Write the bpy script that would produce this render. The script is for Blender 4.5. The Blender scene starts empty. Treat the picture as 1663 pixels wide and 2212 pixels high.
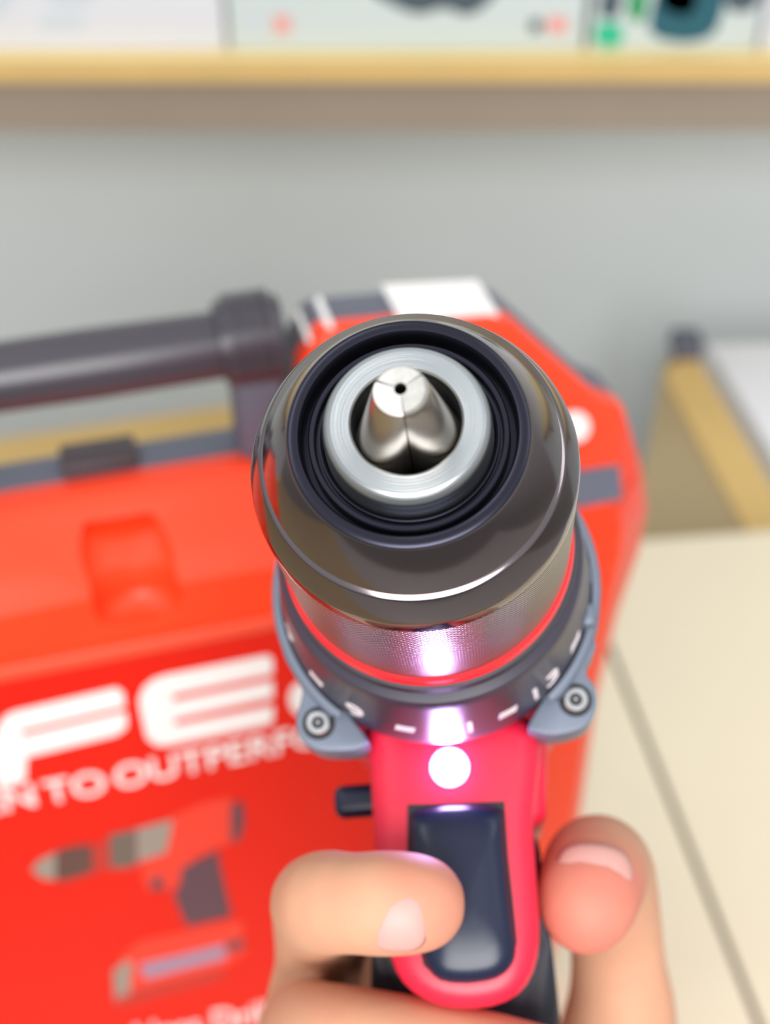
import bpy, bmesh, math, random
from mathutils import Vector, Matrix
from mathutils.bvhtree import BVHTree
random.seed(4)
C = bpy.context.scene.collection
SC = bpy.context.scene
PI = math.pi
MM = 0.001

# ---------------------------------------------------------------- camera
FPX = 2900.0                        # focal length in pixels of the 1663 wide frame
PITCH = math.radians(40)
cam_d = bpy.data.cameras.new('camera')
cam = bpy.data.objects.new('camera', cam_d)
C.objects.link(cam)
cam.location = (0, 0, 1.442)
cam.rotation_euler = (PI / 2 - PITCH, 0, 0)
cam_d.sensor_fit = 'HORIZONTAL'
cam_d.sensor_width = 36
cam_d.lens = 36 * FPX / 1663
cam_d.clip_start = 0.01
cam_d.dof.use_dof = True
cam_d.dof.focus_distance = 0.188
cam_d.dof.aperture_fstop = 17.0
SC.camera = cam
CM = Matrix.Translation(cam.location) @ cam.rotation_euler.to_matrix().to_4x4()
CI = CM.inverted()

def at(px, py, z):
    """world point seen at a pixel of the photograph, at depth z metres"""
    return CM @ Vector(((px - 831.5) / FPX * z, (1106 - py) / FPX * z, -z))

def ray_plane(px, py, p0, n):
    o = CM.translation
    d = at(px, py, 1.0) - o
    return o + d * ((p0 - o).dot(n) / d.dot(n))

def on_z(px, py, z):
    return ray_plane(px, py, Vector((0, 0, z)), Vector((0, 0, 1)))

# ---------------------------------------------------------------- world, lights, exposure
SC.view_settings.view_transform = 'Standard'
SC.view_settings.look = 'None'
SC.view_settings.gamma = 1
SC.view_settings.use_curve_mapping = False
SC.view_settings.exposure = 0.0
W = bpy.data.worlds.new('World'); SC.world = W; W.use_nodes = True
nt = W.node_tree; nt.nodes.clear()
wo = nt.nodes.new('ShaderNodeOutputWorld'); bg = nt.nodes.new('ShaderNodeBackground')
tc = nt.nodes.new('ShaderNodeTexCoord'); sx = nt.nodes.new('ShaderNodeSeparateXYZ')
mr = nt.nodes.new('ShaderNodeMapRange'); cr = nt.nodes.new('ShaderNodeValToRGB')
mr.inputs[1].default_value = -1; mr.inputs[2].default_value = 1
nt.links.new(tc.outputs['Generated'], sx.inputs[0]); nt.links.new(sx.outputs[2], mr.inputs[0])
nt.links.new(mr.outputs[0], cr.inputs[0]); nt.links.new(cr.outputs[0], bg.inputs[0]); nt.links.new(bg.outputs[0], wo.inputs[0])
cr.color_ramp.elements[0].position = 0.30; cr.color_ramp.elements[0].color = (0.30, 0.28, 0.26, 1)
cr.color_ramp.elements[1].position = 0.85; cr.color_ramp.elements[1].color = (0.95, 0.98, 1.0, 1)
e = cr.color_ramp.elements.new(0.52); e.color = (0.72, 0.70, 0.68, 1)
bg.inputs[1].default_value = 0.92

def area(name, loc, target, sx_, sy_, power, col=(1, 1, 1)):
    l = bpy.data.lights.new(name, 'AREA'); l.shape = 'RECTANGLE'; l.size = sx_; l.size_y = sy_
    l.energy = power; l.color = col
    o = bpy.data.objects.new(name, l); C.objects.link(o); o.location = loc
    o.rotation_euler = (Vector(target) - Vector(loc)).to_track_quat('-Z', 'Y').to_euler()
    return o
area('ceiling_and_fill_light', (-0.75, 0.15, 2.75), (-0.4, 0.5, 0.8), 0.25, 1.2, 5, (1, 0.98, 0.95))
area('ceiling_and_fill_light', (0.75, 0.1, 2.75), (0.4, 0.5, 0.8), 0.25, 1.2, 4, (1, 0.98, 0.95))
area('ceiling_and_fill_light', (0.0, -1.1, 2.0), (0, 1.3, 1.25), 1.0, 0.9, 36, (1, 0.99, 0.98))  # added fill behind the camera to brighten the back wall, no real fixture

# ---------------------------------------------------------------- materials
def lin(c):
    return tuple(((v / 255) / 12.92 if v / 255 <= 0.04045 else (((v / 255) + 0.055) / 1.055) ** 2.4) for v in c) + (1,)

def mat(name, rgb, rough=0.5, metal=0.0, noise=0.0, scale=30.0, bump=0.0, bscale=400.0, bdist=0.0002, coat=0.0, sss=0.0, spec=0.5, raw=False):
    m = bpy.data.materials.new(name); m.use_nodes = True
    n = m.node_tree; p = n.nodes['Principled BSDF']
    col = rgb if raw else lin(rgb)
    p.inputs['Base Color'].default_value = col
    p.inputs['Roughness'].default_value = rough
    p.inputs['Metallic'].default_value = metal
    p.inputs['Specular IOR Level'].default_value = spec
    p.inputs['Coat Weight'].default_value = coat
    p.inputs['Coat Roughness'].default_value = 0.1
    if sss:
        p.inputs['Subsurface Weight'].default_value = sss
        p.inputs['Subsurface Radius'].default_value = (1, 0.35, 0.2)
        p.inputs['Subsurface Scale'].default_value = 0.004
    t = n.nodes.new('ShaderNodeTexCoord')
    if noise:
        tx = n.nodes.new('ShaderNodeTexNoise'); tx.inputs['Scale'].default_value = scale; tx.inputs['Detail'].default_value = 5
        n.links.new(t.outputs['Object'], tx.inputs['Vector'])
        mx = n.nodes.new('ShaderNodeMix'); mx.data_type = 'RGBA'
        mx.inputs[6].default_value = tuple(v * (1 - noise) for v in col[:3]) + (1,)
        mx.inputs[7].default_value = tuple(min(1, v * (1 + noise)) for v in col[:3]) + (1,)
        n.links.new(tx.outputs['Fac'], mx.inputs[0]); n.links.new(mx.outputs[2], p.inputs['Base Color'])
    if bump:
        tx = n.nodes.new('ShaderNodeTexNoise'); tx.inputs['Scale'].default_value = bscale; tx.inputs['Detail'].default_value = 3
        n.links.new(t.outputs['Object'], tx.inputs['Vector'])
        b = n.nodes.new('ShaderNodeBump'); b.inputs['Strength'].default_value = bump; b.inputs['Distance'].default_value = bdist
        n.links.new(tx.outputs['Fac'], b.inputs['Height']); n.links.new(b.outputs[0], p.inputs['Normal'])
    return m

M = {}
M['wall'] = mat('grey_paint', (216, 222, 222), 0.8, noise=0.05, scale=2.5, bump=0.2, bscale=60, bdist=0.001)
M['floor'] = mat('floor_tile', (190, 185, 178), 0.4, noise=0.05, scale=6)
M['ochre'] = mat('ochre_edging', (206, 174, 112), 0.5, noise=0.10, scale=12)
M['shelf_top'] = mat('pale_wood', (236, 212, 150), 0.5, noise=0.06, scale=10)
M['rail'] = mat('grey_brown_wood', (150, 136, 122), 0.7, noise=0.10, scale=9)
M['counter'] = mat('brown_board', (160, 142, 108), 0.7, noise=0.12, scale=8)
M['white'] = mat('white_board', (214, 217, 226), 0.5, noise=0.02, scale=8)
M['greenwhite'] = mat('pale_card', (200, 212, 214), 0.5, noise=0.03, scale=8)
M['cabinet'] = mat('cabinet_white', (238, 240, 246), 0.5)
M['card'] = mat('cream_card', (212, 200, 176), 0.75, noise=0.03, scale=14)
M['seam'] = mat('dark_seam', (90, 80, 62), 0.8)  # dark carton body colour, seen in the gap between the flaps
M['dark'] = mat('dark_print', (70, 84, 94), 0.5)
M['teal'] = mat('teal_print', (40, 180, 140), 0.4)
M['green'] = mat('green_print', (20, 140, 80), 0.4)
M['darkteal'] = mat('dark_teal_print', (30, 90, 105), 0.4)
M['lilac'] = mat('lilac_print', (140, 145, 178), 0.4)
M['pinkred'] = mat('pink_print', (226, 150, 146), 0.5)
M['palegrey'] = mat('pale_grey_print', (196, 204, 212), 0.5)
M['case_red'] = mat('case_red_plastic', (1, 1, 1), 0.42, spec=0.4)
M['sticker_red'] = mat('sticker_red', (208, 22, 2), 0.5, spec=0.25)
M['ledge_lit_red'] = mat('ledge_lit_red', (222, 72, 44), 0.5)  # paler red: the light the ledge catches is put into its colour
M['case_grey'] = mat('case_grey_plastic', (88, 90, 104), 0.5, bump=0.1)
M['case_dark'] = mat('case_dark_plastic', (60, 50, 54), 0.5)
M['handle'] = mat('handle_plastic', (58, 54, 62), 0.32)
M['print_white'] = mat('white_print', (226, 223, 221), 0.6)
M['print_brown'] = mat('brown_print', (88, 60, 54), 0.6)
M['print_grey'] = mat('grey_print', (100, 88, 80), 0.6)
M['print_lgrey'] = mat('light_grey_print', (140, 130, 120), 0.6)
M['print_red'] = mat('lighter_red_print', (218, 52, 32), 0.6)
M['print_dred'] = mat('dull_red_print', (176, 44, 34), 0.6)
M['print_plum'] = mat('plum_print', (84, 56, 66), 0.6)
M['print_violet'] = mat('violet_print', (146, 124, 146), 0.6)
# drill
M['chrome'] = mat('black_chrome', (0.18, 0.155, 0.165, 1), 0.13, 1.0, raw=True, bump=0.03, bscale=900, bdist=0.00003)
M['blackened'] = mat('blackened_steel', (0.030, 0.030, 0.045, 1), 0.28, 0.9, raw=True)
M['steel'] = mat('turned_steel', (0.44, 0.47, 0.49, 1), 0.32, 1.0, raw=True)
M['jaw'] = mat('jaw_steel', (0.42, 0.375, 0.33, 1), 0.24, 1.0, raw=True, noise=0.08, scale=200, bump=0.05, bscale=1500, bdist=0.00003)
M['jawtip'] = mat('worn_tip_steel', (0.66, 0.64, 0.61, 1), 0.38, 1.0, raw=True, noise=0.25, scale=900, bump=0.3, bscale=2500, bdist=0.00004)
M['hole'] = mat('hole_black', (12, 12, 16), 0.6)
M['ring_red'] = mat('ring_red', (232, 34, 44), 0.4)
M['clutch'] = mat('clutch_plastic', (50, 46, 60), 0.36, 0.0, spec=0.5)
M['gear'] = mat('gear_grey', (104, 112, 127), 0.45, 0.25, bump=0.1, bscale=1500, bdist=0.00005)
M['drill_red'] = mat('drill_red', (216, 28, 60), 0.4, sss=0.15, bump=0.1, bscale=2000, bdist=0.00004)
M['rubber'] = mat('rubber', (30, 33, 46), 0.55, bump=0.3, bscale=1500, bdist=0.0001)
M['gloss_black'] = mat('trigger_plastic', (21, 28, 52), 0.3, spec=0.4)
M['screw'] = mat('screw_steel', (0.72, 0.72, 0.74, 1), 0.2, 1.0, raw=True)
M['number'] = mat('number_paint', (226, 216, 220), 0.5)
M['nail'] = mat('fingernail', (206, 150, 142), 0.45, sss=0.2, spec=0.3)

# concentric turned lines on the steel nose and a knurl on the band
def polar_nodes(m):
    n = m.node_tree; t = n.nodes.new('ShaderNodeTexCoord'); s = n.nodes.new('ShaderNodeSeparateXYZ')
    n.links.new(t.outputs['Object'], s.inputs[0])
    return n, s
def math_node(n, op, a, b=None):
    k = n.nodes.new('ShaderNodeMath'); k.operation = op
    for i, v in enumerate((a, b)):
        if v is None: continue
        if isinstance(v, (int, float)): k.inputs[i].default_value = v
        else: n.links.new(v, k.inputs[i])
    return k.outputs[0]
m = M['steel']; n, s = polar_nodes(m)
r2 = math_node(n, 'ADD', math_node(n, 'MULTIPLY', s.outputs[0], s.outputs[0]), math_node(n, 'MULTIPLY', s.outputs[2], s.outputs[2]))
rr = math_node(n, 'SQRT', r2)
nz = n.nodes.new('ShaderNodeTexNoise'); nz.noise_dimensions = '1D'; nz.inputs['Scale'].default_value = 5200; nz.inputs['Detail'].default_value = 3
n.links.new(rr, nz.inputs['W'])
b = n.nodes.new('ShaderNodeBump'); b.inputs['Strength'].default_value = 0.5; b.inputs['Distance'].default_value = 0.0001
n.links.new(nz.outputs[0], b.inputs['Height']); n.links.new(b.outputs[0], n.nodes['Principled BSDF'].inputs['Normal'])

M['knurl'] = mat('knurled_steel', (0.42, 0.38, 0.33, 1), 0.3, 1.0, raw=True)
m = M['knurl']; n, s = polar_nodes(m)
ang = math_node(n, 'ARCTAN2', s.outputs[0], s.outputs[2])
a1 = math_node(n, 'MULTIPLY', ang, 78.0)
y1 = math_node(n, 'MULTIPLY', s.outputs[1], 2 * PI / 0.0021)
# offset brick pattern of small raised lozenges
p1 = math_node(n, 'SINE', math_node(n, 'ADD', a1, y1)); p2 = math_node(n, 'SINE', math_node(n, 'SUBTRACT', a1, y1))
h = math_node(n, 'ABSOLUTE', math_node(n, 'MULTIPLY', p1, p2))
h = math_node(n, 'MINIMUM', h, 0.55)
b = n.nodes.new('ShaderNodeBump'); b.inputs['Strength'].default_value = 1.0; b.inputs['Distance'].default_value = 0.0006
n.links.new(h, b.inputs['Height']); n.links.new(b.outputs[0], n.nodes['Principled BSDF'].inputs['Normal'])
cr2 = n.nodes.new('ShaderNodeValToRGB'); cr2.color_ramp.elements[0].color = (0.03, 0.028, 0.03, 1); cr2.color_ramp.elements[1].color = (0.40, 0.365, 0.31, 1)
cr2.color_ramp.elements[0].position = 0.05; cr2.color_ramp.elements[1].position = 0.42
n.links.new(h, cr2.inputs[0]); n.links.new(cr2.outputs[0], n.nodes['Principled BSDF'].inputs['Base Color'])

p = M['case_red'].node_tree.nodes['Principled BSDF']
p.inputs['Base Color'].default_value = (0.82, 0.045, 0.008, 1)
# moulded horizontal ribs on the case
n, s = polar_nodes(M['case_red'])
hh = math_node(n, 'SINE', math_node(n, 'MULTIPLY', s.outputs[2], 2 * PI / 0.011))
b = n.nodes.new('ShaderNodeBump'); b.inputs['Strength'].default_value = 0.12; b.inputs['Distance'].default_value = 0.0012
n.links.new(hh, b.inputs['Height']); n.links.new(b.outputs[0], p.inputs['Normal'])

def emit(name, col, strength):
    m = bpy.data.materials.new(name); m.use_nodes = True; n = m.node_tree; n.nodes.clear()
    e = n.nodes.new('ShaderNodeEmission'); o = n.nodes.new('ShaderNodeOutputMaterial')
    e.inputs[0].default_value = col; e.inputs[1].default_value = strength; n.links.new(e.outputs[0], o.inputs[0])
    return m
M['led'] = emit('led_light', (0.58, 0.42, 1.0, 1), 150.0)

# skin: pinkness stored per vertex (fingertips are pinker)
m = mat('skin', (214, 164, 128), 0.6, spec=0.3, sss=0.25, bump=0.25, bscale=900, bdist=0.0002); M['skin'] = m
n = m.node_tree; at_ = n.nodes.new('ShaderNodeAttribute'); at_.attribute_name = 'pink'
tx = n.nodes.new('ShaderNodeTexNoise'); tx.inputs['Scale'].default_value = 110; tx.inputs['Detail'].default_value = 3
t = n.nodes.new('ShaderNodeTexCoord'); n.links.new(t.outputs['Object'], tx.inputs['Vector'])
mx = n.nodes.new('ShaderNodeMix'); mx.data_type = 'RGBA'; mx.inputs[6].default_value = lin((199, 151, 121)); mx.inputs[7].default_value = lin((200, 112, 98))
ff = math_node(n, 'ADD', at_.outputs['Fac'], math_node(n, 'MULTIPLY', math_node(n, 'SUBTRACT', tx.outputs['Fac'], 0.5), 0.5))
mc = n.nodes.new('ShaderNodeClamp'); n.links.new(ff, mc.inputs[0]); n.links.new(mc.outputs[0], mx.inputs[0])
n.links.new(mx.outputs[2], n.nodes['Principled BSDF'].inputs['Base Color'])

# ---------------------------------------------------------------- builders
def tag(o, label=None, cat=None, group=None, kind=None):
    if label: o['label'] = label
    if cat: o['category'] = cat
    if group: o['group'] = group
    if kind: o['kind'] = kind
    return o
def empty(name, mtx):
    o = bpy.data.objects.new(name, None); C.objects.link(o); o.matrix_world = mtx; o.empty_display_size = 0.05
    return o
def link(name, me, material, parent=None, mtx=None, smooth=0):
    """mtx: transform relative to the parent"""
    o = bpy.data.objects.new(name, me); C.objects.link(o)
    mats = material if isinstance(material, (list, tuple)) else [material]
    for q in mats: me.materials.append(q)
    if parent: o.parent = parent
    if mtx is not None: o.matrix_local = mtx
    if smooth:
        for f in me.polygons: f.use_smooth = True
        if smooth != 1:
            me.set_sharp_from_angle(angle=math.radians(smooth))
    return o
def mesh(name, vs, fs):
    me = bpy.data.meshes.new(name); me.from_pydata([tuple(v) for v in vs], [], fs); me.validate()
    bm = bmesh.new(); bm.from_mesh(me); bmesh.ops.recalc_face_normals(bm, faces=bm.faces); bm.to_mesh(me); bm.free()
    return me
def bevel(o, w, seg=3, ang=35):
    md = o.modifiers.new('bevel', 'BEVEL'); md.width = w; md.segments = seg; md.limit_method = 'ANGLE'; md.angle_limit = math.radians(ang)
    md.harden_normals = False
    for f in o.data.polygons: f.use_smooth = True
    return o
def box_me(x0, x1, y0, y1, z0, z1):
    v = [(x, y, z) for x in (x0, x1) for y in (y0, y1) for z in (z0, z1)]
    return mesh('box', v, [(0, 1, 3, 2), (4, 6, 7, 5), (0, 4, 5, 1), (2, 3, 7, 6), (0, 2, 6, 4), (1, 5, 7, 3)])
def box(name, x0, x1, y0, y1, z0, z1, m_, parent=None, mtx=None, bv=0):
    o = link(name, box_me(x0, x1, y0, y1, z0, z1), m_, parent, mtx)
    if bv: bevel(o, bv, 2)
    return o
def lathe_me(prof, n=128, close=False):
    """prof: (s, r) in mm; revolved about local Y"""
    vs, fs = [], []
    for s_, r in prof:
        for k in range(n):
            a = 2 * PI * k / n
            vs.append((r * MM * math.cos(a), s_ * MM, r * MM * math.sin(a)))
    L = len(prof)
    for i in range(L - 1 + (1 if close else 0)):
        j = (i + 1) % L
        for k in range(n):
            q = (k + 1) % n
            fs.append((i * n + k, i * n + q, j * n + q, j * n + k))
    return mesh('lathe', vs, fs)
def prism_me(poly, y0, y1, taper=None):
    """poly: (x,z) in mm, extruded along Y from y0 to y1 (mm)"""
    n = len(poly); vs = [(x * MM, y0 * MM, z * MM) for x, z in poly]
    q = taper or poly
    vs += [(x * MM, y1 * MM, z * MM) for x, z in q]
    fs = [tuple(range(n)), tuple(range(2 * n - 1, n - 1, -1))] + [(i, (i + 1) % n, n + (i + 1) % n, n + i) for i in range(n)]
    return mesh('prism', vs, fs)
def rounded(pts, it=2):
    """corner cutting"""
    for _ in range(it):
        out = []
        for i in range(len(pts)):
            a = pts[i]; b_ = pts[(i + 1) % len(pts)]
            out.append((a[0] * .75 + b_[0] * .25, a[1] * .75 + b_[1] * .25)); out.append((a[0] * .25 + b_[0] * .75, a[1] * .25 + b_[1] * .75))
        pts = out
    return pts
def text_me(s, size=1.0, extrude=0.02):
    cu = bpy.data.curves.new('t', 'FONT'); cu.body = s; cu.size = size; cu.extrude = extrude; cu.offset = 0.012
    o = bpy.data.objects.new('t', cu); C.objects.link(o)
    dg = bpy.context.evaluated_depsgraph_get(); dg.update()
    me = bpy.data.meshes.new_from_object(o.evaluated_get(dg)); bpy.data.objects.remove(o)
    me.materials.clear()
    return me
def baked(o):
    dg = bpy.context.evaluated_depsgraph_get(); dg.update()
    me = bpy.data.meshes.new_from_object(o.evaluated_get(dg))
    o.modifiers.clear(); o.data = me
    return o

# ---------------------------------------------------------------- the room
WALL_Y = 1.30
CARD_Z = 0.81            # top of the cream carton
TAB_Z = 0.75             # counter top
tag(box('wall_back', -2.2, 2.2, WALL_Y, WALL_Y + 0.1, 0, 2.9, M['wall']), kind='structure')
tag(box('floor', -2.2, 2.2, -1.0, WALL_Y + 0.1, -0.05, 0.0, M['floor']), kind='structure')

# ---------------------------------------------------------------- wall shelf
SHY = 1.05
pz = ray_plane(831, 134, Vector((0, SHY, 0)), Vector((0, 1, 0))).z      # top edge of the plank
pz2 = ray_plane(831, 176, Vector((0, SHY, 0)), Vector((0, 1, 0))).z
pz3 = ray_plane(831, 282, Vector((0, SHY + .012, 0)), Vector((0, 1, 0))).z
sh = empty('wall_shelf', Matrix.Translation((0, SHY, pz)))
tag(sh, 'long wooden wall shelf with an ochre front edge, above the grey wall', 'shelf')
LT = Matrix.Identity(4)
box('plank', -1.6, 1.6, 0.004, WALL_Y - SHY, pz2 - pz, 0, M['shelf_top'], sh)
box('edge_strip', -1.6, 1.6, 0, 0.004, pz2 - pz - 0.001, 0.0005, M['ochre'], sh)
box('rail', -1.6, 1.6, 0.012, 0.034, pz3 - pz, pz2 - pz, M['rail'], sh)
for x in (-1.2, 1.2):
    v = [(x, 0.04, pz2 - pz), (x, WALL_Y - SHY, pz2 - pz), (x, WALL_Y - SHY, pz2 - pz - 0.2)]
    v += [(a + 0.02, b_, c_) for a, b_, c_ in v]
    link('bracket', mesh('br', v, [(0, 1, 2), (5, 4, 3), (0, 3, 4, 1), (1, 4, 5, 2), (2, 5, 3, 0)]), M['rail'], sh)

FY = SHY + 0.022         # the fronts of the boxes on the shelf
def shx(px, py=60):
    return ray_plane(px, py, Vector((0, FY, 0)), Vector((0, 1, 0)))
def shelf_box(name, px0, px1, depth, height, m_, label, prints, cat='box'):
    a = shx(px0); b_ = shx(px1)
    e_ = empty(name, Matrix.Translation(((a.x + b_.x) / 2, FY, pz + 0.0005)))
    w = (b_.x - a.x) / 2
    bevel(box('carton', -w, w, 0, depth, 0, height, m_, e_), 0.002, 2)
    for pname, pts, pm in prints:
        q = []
        for (x, y) in pts:
            v = shx(x, y); q.append(((v.x - e_.location.x) / MM, (v.z - e_.location.z) / MM))
        link(pname, prism_me(q, -0.5, 0.4), pm, e_)
    tag(e_, label, cat, 'product boxes on the wall shelf')
    return e_
def R(x0, y0, x1, y1): return [(x0, y0), (x1, y0), (x1, y1), (x0, y1)]
shelf_box('product_box', -260, 484, 0.16, 0.14, M['white'], 'white box at the left end of the wall shelf',
          [('printed_mark', rounded(R(100, -40, 200, 14)), M['palegrey']), ('printed_mark', rounded(R(-80, -60, 24, 40)), M['palegrey']),
           ('printed_mark', R(90, 30, 180, 62), M['palegrey'])])
shelf_box('product_box', 493, 1262, 0.17, 0.15, M['greenwhite'], 'pale grey-green box with a dark printed shape, middle of the wall shelf',
          [('printed_picture', rounded([(790, -20), (850, 12), (905, 34), (960, 14), (1010, 38), (1060, 4), (1090, -40), (1080, -120), (800, -120)], 1), M['dark']),
           ('printed_mark', R(1144, 42, 1170, 70), M['dark']), ('printed_mark', rounded(R(1180, 36, 1226, 72), 1), M['pinkred']),
           ('printed_lettering', R(528, 28, 540, 72), M['palegrey']), ('printed_lettering', R(548, 28, 570, 72), M['palegrey']), ('printed_lettering', R(592, 34, 626, 72), M['pinkred'])])
shelf_box('product_box', 1276, 1640, 0.15, 0.16, M['greenwhite'], 'box with green and dark teal picture, right end of the wall shelf',
          [('printed_picture', rounded(R(1284, 48, 1345, 102), 1), M['teal']),
           ('printed_picture', rounded([(1350, 40), (1370, -60), (1400, -60), (1395, 50)], 1), M['green']),
           ('printed_picture', rounded([(1290, 40), (1300, -30), (1345, -40), (1340, 40)], 1), M['dark']),
           ('printed_picture', rounded([(1400, 80), (1405, 20), (1440, -80), (1570, -90), (1560, 60), (1500, 96)], 1), M['darkteal']),
           ('printed_picture', rounded([(1420, 20), (1440, -50), (1510, -50), (1500, 40)], 1), M['lilac']),
           ('printed_picture', rounded([(1570, 30), (1560, -40), (1650, -60), (1640, 20)], 1), M['dark'])])
shelf_box('product_box', 1650, 2100, 0.15, 0.12, M['white'], 'plain white box just entering at the right edge, on the wall shelf', [])

# ---------------------------------------------------------------- counter behind
Zt = TAB_Z
cA = on_z(1492, 752, Zt)                  # far right corner
cB = on_z(1712, 1135, Zt)                 # runs towards the camera
side = (cB - cA).normalized()
fl = on_z(0, 966, Zt)
far = (fl - cA).normalized()
near_r = cA + side * 1.02
far_l = cA + far * 1.45
near_l = far_l + side * 1.05
ct = empty('shop_counter', Matrix.Translation((cA + near_l) / 2 * 1.0 - Vector((0, 0, Zt))))
tag(ct, 'brown counter with ochre edging standing behind the red case', 'counter')
org = ct.location
def poly_slab(name, pts, z0, z1, m_, parent, o_=org, bv=0):
    n_ = len(pts)
    vs = [(p_.x - o_.x, p_.y - o_.y, z0) for p_ in pts] + [(p_.x - o_.x, p_.y - o_.y, z1) for p_ in pts]
    fs = [tuple(range(n_ - 1, -1, -1)), tuple(range(n_, 2 * n_))] + [(i, (i + 1) % n_, n_ + (i + 1) % n_, n_ + i) for i in range(n_)]
    ob = link(name, mesh(name, vs, fs), m_, parent)
    if bv: bevel(ob, bv, 2)
    return ob
bw = 0.040
notch_l = on_z(900, 822, Zt); notch_m = on_z(960, 1150, Zt); notch_n = on_z(1368, 1120, Zt); notch_r = on_z(1436, 772, Zt)
poly_slab('counter_top', [cA + (far + side) * 0.008, near_r + far * 0.01, near_l, far_l, notch_l, notch_m, notch_n, notch_r], Zt - 0.028, Zt, M['counter'], ct)
poly_slab('edging', [cA, near_r, near_r + far * bw, cA + far * bw + side * bw], Zt - 0.03, Zt + 0.003, M['ochre'], ct)
poly_slab('edging', [notch_l, notch_l + side * bw, far_l + side * bw, far_l], Zt - 0.03, Zt + 0.003, M['ochre'], ct)
for cpt in (cA + side * 0.12 + far * 0.04, near_r + (far - side) * 0.06, far_l - (far - side) * 0.06, near_l - (far + side) * 0.06):
    box('leg', -0.025, 0.025, -0.025, 0.025, 0, Zt - 0.028, M['counter'], ct, Matrix.Translation((cpt.x - org.x, cpt.y - org.y, 0)))
k = cA + (far + side) * 0.01
box('corner_cap', -0.014, 0.014, -0.014, 0.014, Zt + 0.003, Zt + 0.022, M['case_grey'], ct, Matrix.Translation((k.x - org.x, k.y - org.y, 0)), bv=0.003)

# white cabinet right of the counter
wz = 0.735
w0 = on_z(1526, 742, wz); w1 = w0 + side * 0.62
right = Vector((1, 0.05, 0)).normalized()
wc = empty('white_cabinet', Matrix.Translation((w0.x + .2, w0.y - .3, 0)))
tag(wc, 'white cabinet standing right of the ochre-edged counter', 'cabinet')
poly_slab('body', [w1, w1 + right * 0.5, w0 + right * 0.5, w0], 0.0, wz - 0.02, M['cabinet'], wc, wc.location)
poly_slab('top', [w1 - far * 0.004, w1 + right * 0.505, w0 + right * 0.505, w0], wz - 0.02, wz, M['cabinet'], wc, wc.location, 0.002)

# ---------------------------------------------------------------- cream carton on the counter
ca = on_z(1310, 1380, CARD_Z); cb = on_z(1640, 2212, CARD_Z)
dep = (ca - cb); dep.z = 0; dep.normalize()
rgt = Vector((dep.y, -dep.x, 0)); rgt = (rgt + dep * -0.05).normalized()
farp = on_z(1480, 1152, CARD_Z)
t_ = (farp - cb).dot(dep)
sf = cb + dep * t_                         # seam's far end
LB = 0.60
sn = sf - dep * LB
cO = Vector((sf.x, sf.y, TAB_Z)) - dep * (LB / 2)
cx = empty('cardboard_carton', Matrix.Translation((cO.x, cO.y, TAB_Z)))
tag(cx, 'low cream cardboard carton with a dark lengthwise seam, under the case', 'carton')
def cslab(nm, l, r, z0, z1, m_, f0=0.0, f1=0.0, bv=0.0):
    return poly_slab(nm, [sn + rgt * l, sn + rgt * r, sf + rgt * r, sf + rgt * l], z0, z1, m_, cx, cx.location, bv)
H = CARD_Z - TAB_Z
cslab('body', -0.42, 0.30, 0.003, H - 0.004, M['seam'])
cslab('flap', -0.422, -0.0022, H - 0.004, H, M['card'])
cslab('flap', 0.0022, 0.302, H - 0.004, H, M['card'])
for nm, a_, b_, c_, d_ in (('side_panel', sf + rgt * .30, sn + rgt * .30, sn + rgt * .303, sf + rgt * .303),
                           ('side_panel', sf + rgt * -.423, sn + rgt * -.423, sn + rgt * -.42, sf + rgt * -.42),
                           ('end_panel', sf + rgt * -.423, sf + rgt * .303, sf + rgt * .303 + dep * .003, sf + rgt * -.423 + dep * .003),
                           ('end_panel', sn + rgt * -.423, sn + rgt * .303, sn + rgt * .303 - dep * .003, sn + rgt * -.423 - dep * .003)):
    poly_slab(nm, [a_, b_, c_, d_], 0.003, H - 0.004, M['card'], cx, cx.location)

# ---------------------------------------------------------------- the red tool case
YAW = math.radians(15.4)
U = Vector((math.cos(YAW), math.sin(YAW), 0)); V = Vector((0, 0, 1)); Nn = Vector((math.sin(YAW), -math.cos(YAW), 0))
O0 = at(300, 1500, 0.440)
def cuv(px, py, n_=0.0):
    q = ray_plane(px, py, O0 + Nn * n_, Nn) - O0
    return (q.dot(U), q.dot(V))
vb = CARD_Z + 0.0005 - O0.z                 # bottom of the case in v
uc = cuv(262, 1200, -0.02)[0]               # centre line of the case
base = O0 + U * uc + V * vb - Nn * 0.03
KM = Matrix((( U.x, -Nn.x, 0, base.x), (U.y, -Nn.y, 0, base.y), (0, 0, 1, base.z), (0, 0, 0, 1)))
case = empty('tool_case', KM)
tag(case, 'red plastic power tool case with black carry handle, standing on the cream carton', 'tool case')
def K(u_, v_, n_):            # case plane coordinates -> local metres
    return (u_ - uc, -0.03 - n_ , v_ - vb)
def outline(right_half, n_, bot_in=0.0, grow=0.0):
    pts = []
    for q in right_half:
        u_, v_ = cuv(q[0], q[1], n_)
        pts.append((max(u_, uc), v_))
    ub = pts[-1][0]
    pts += [(ub - 0.004, vb + 0.02 + bot_in), (ub - 0.018, vb + bot_in)]
    pts[0] = (uc, pts[0][1])
    left = [(2 * uc - u_, v_) for u_, v_ in pts[::-1] if u_ > uc + 1e-6]
    return pts + left
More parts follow.
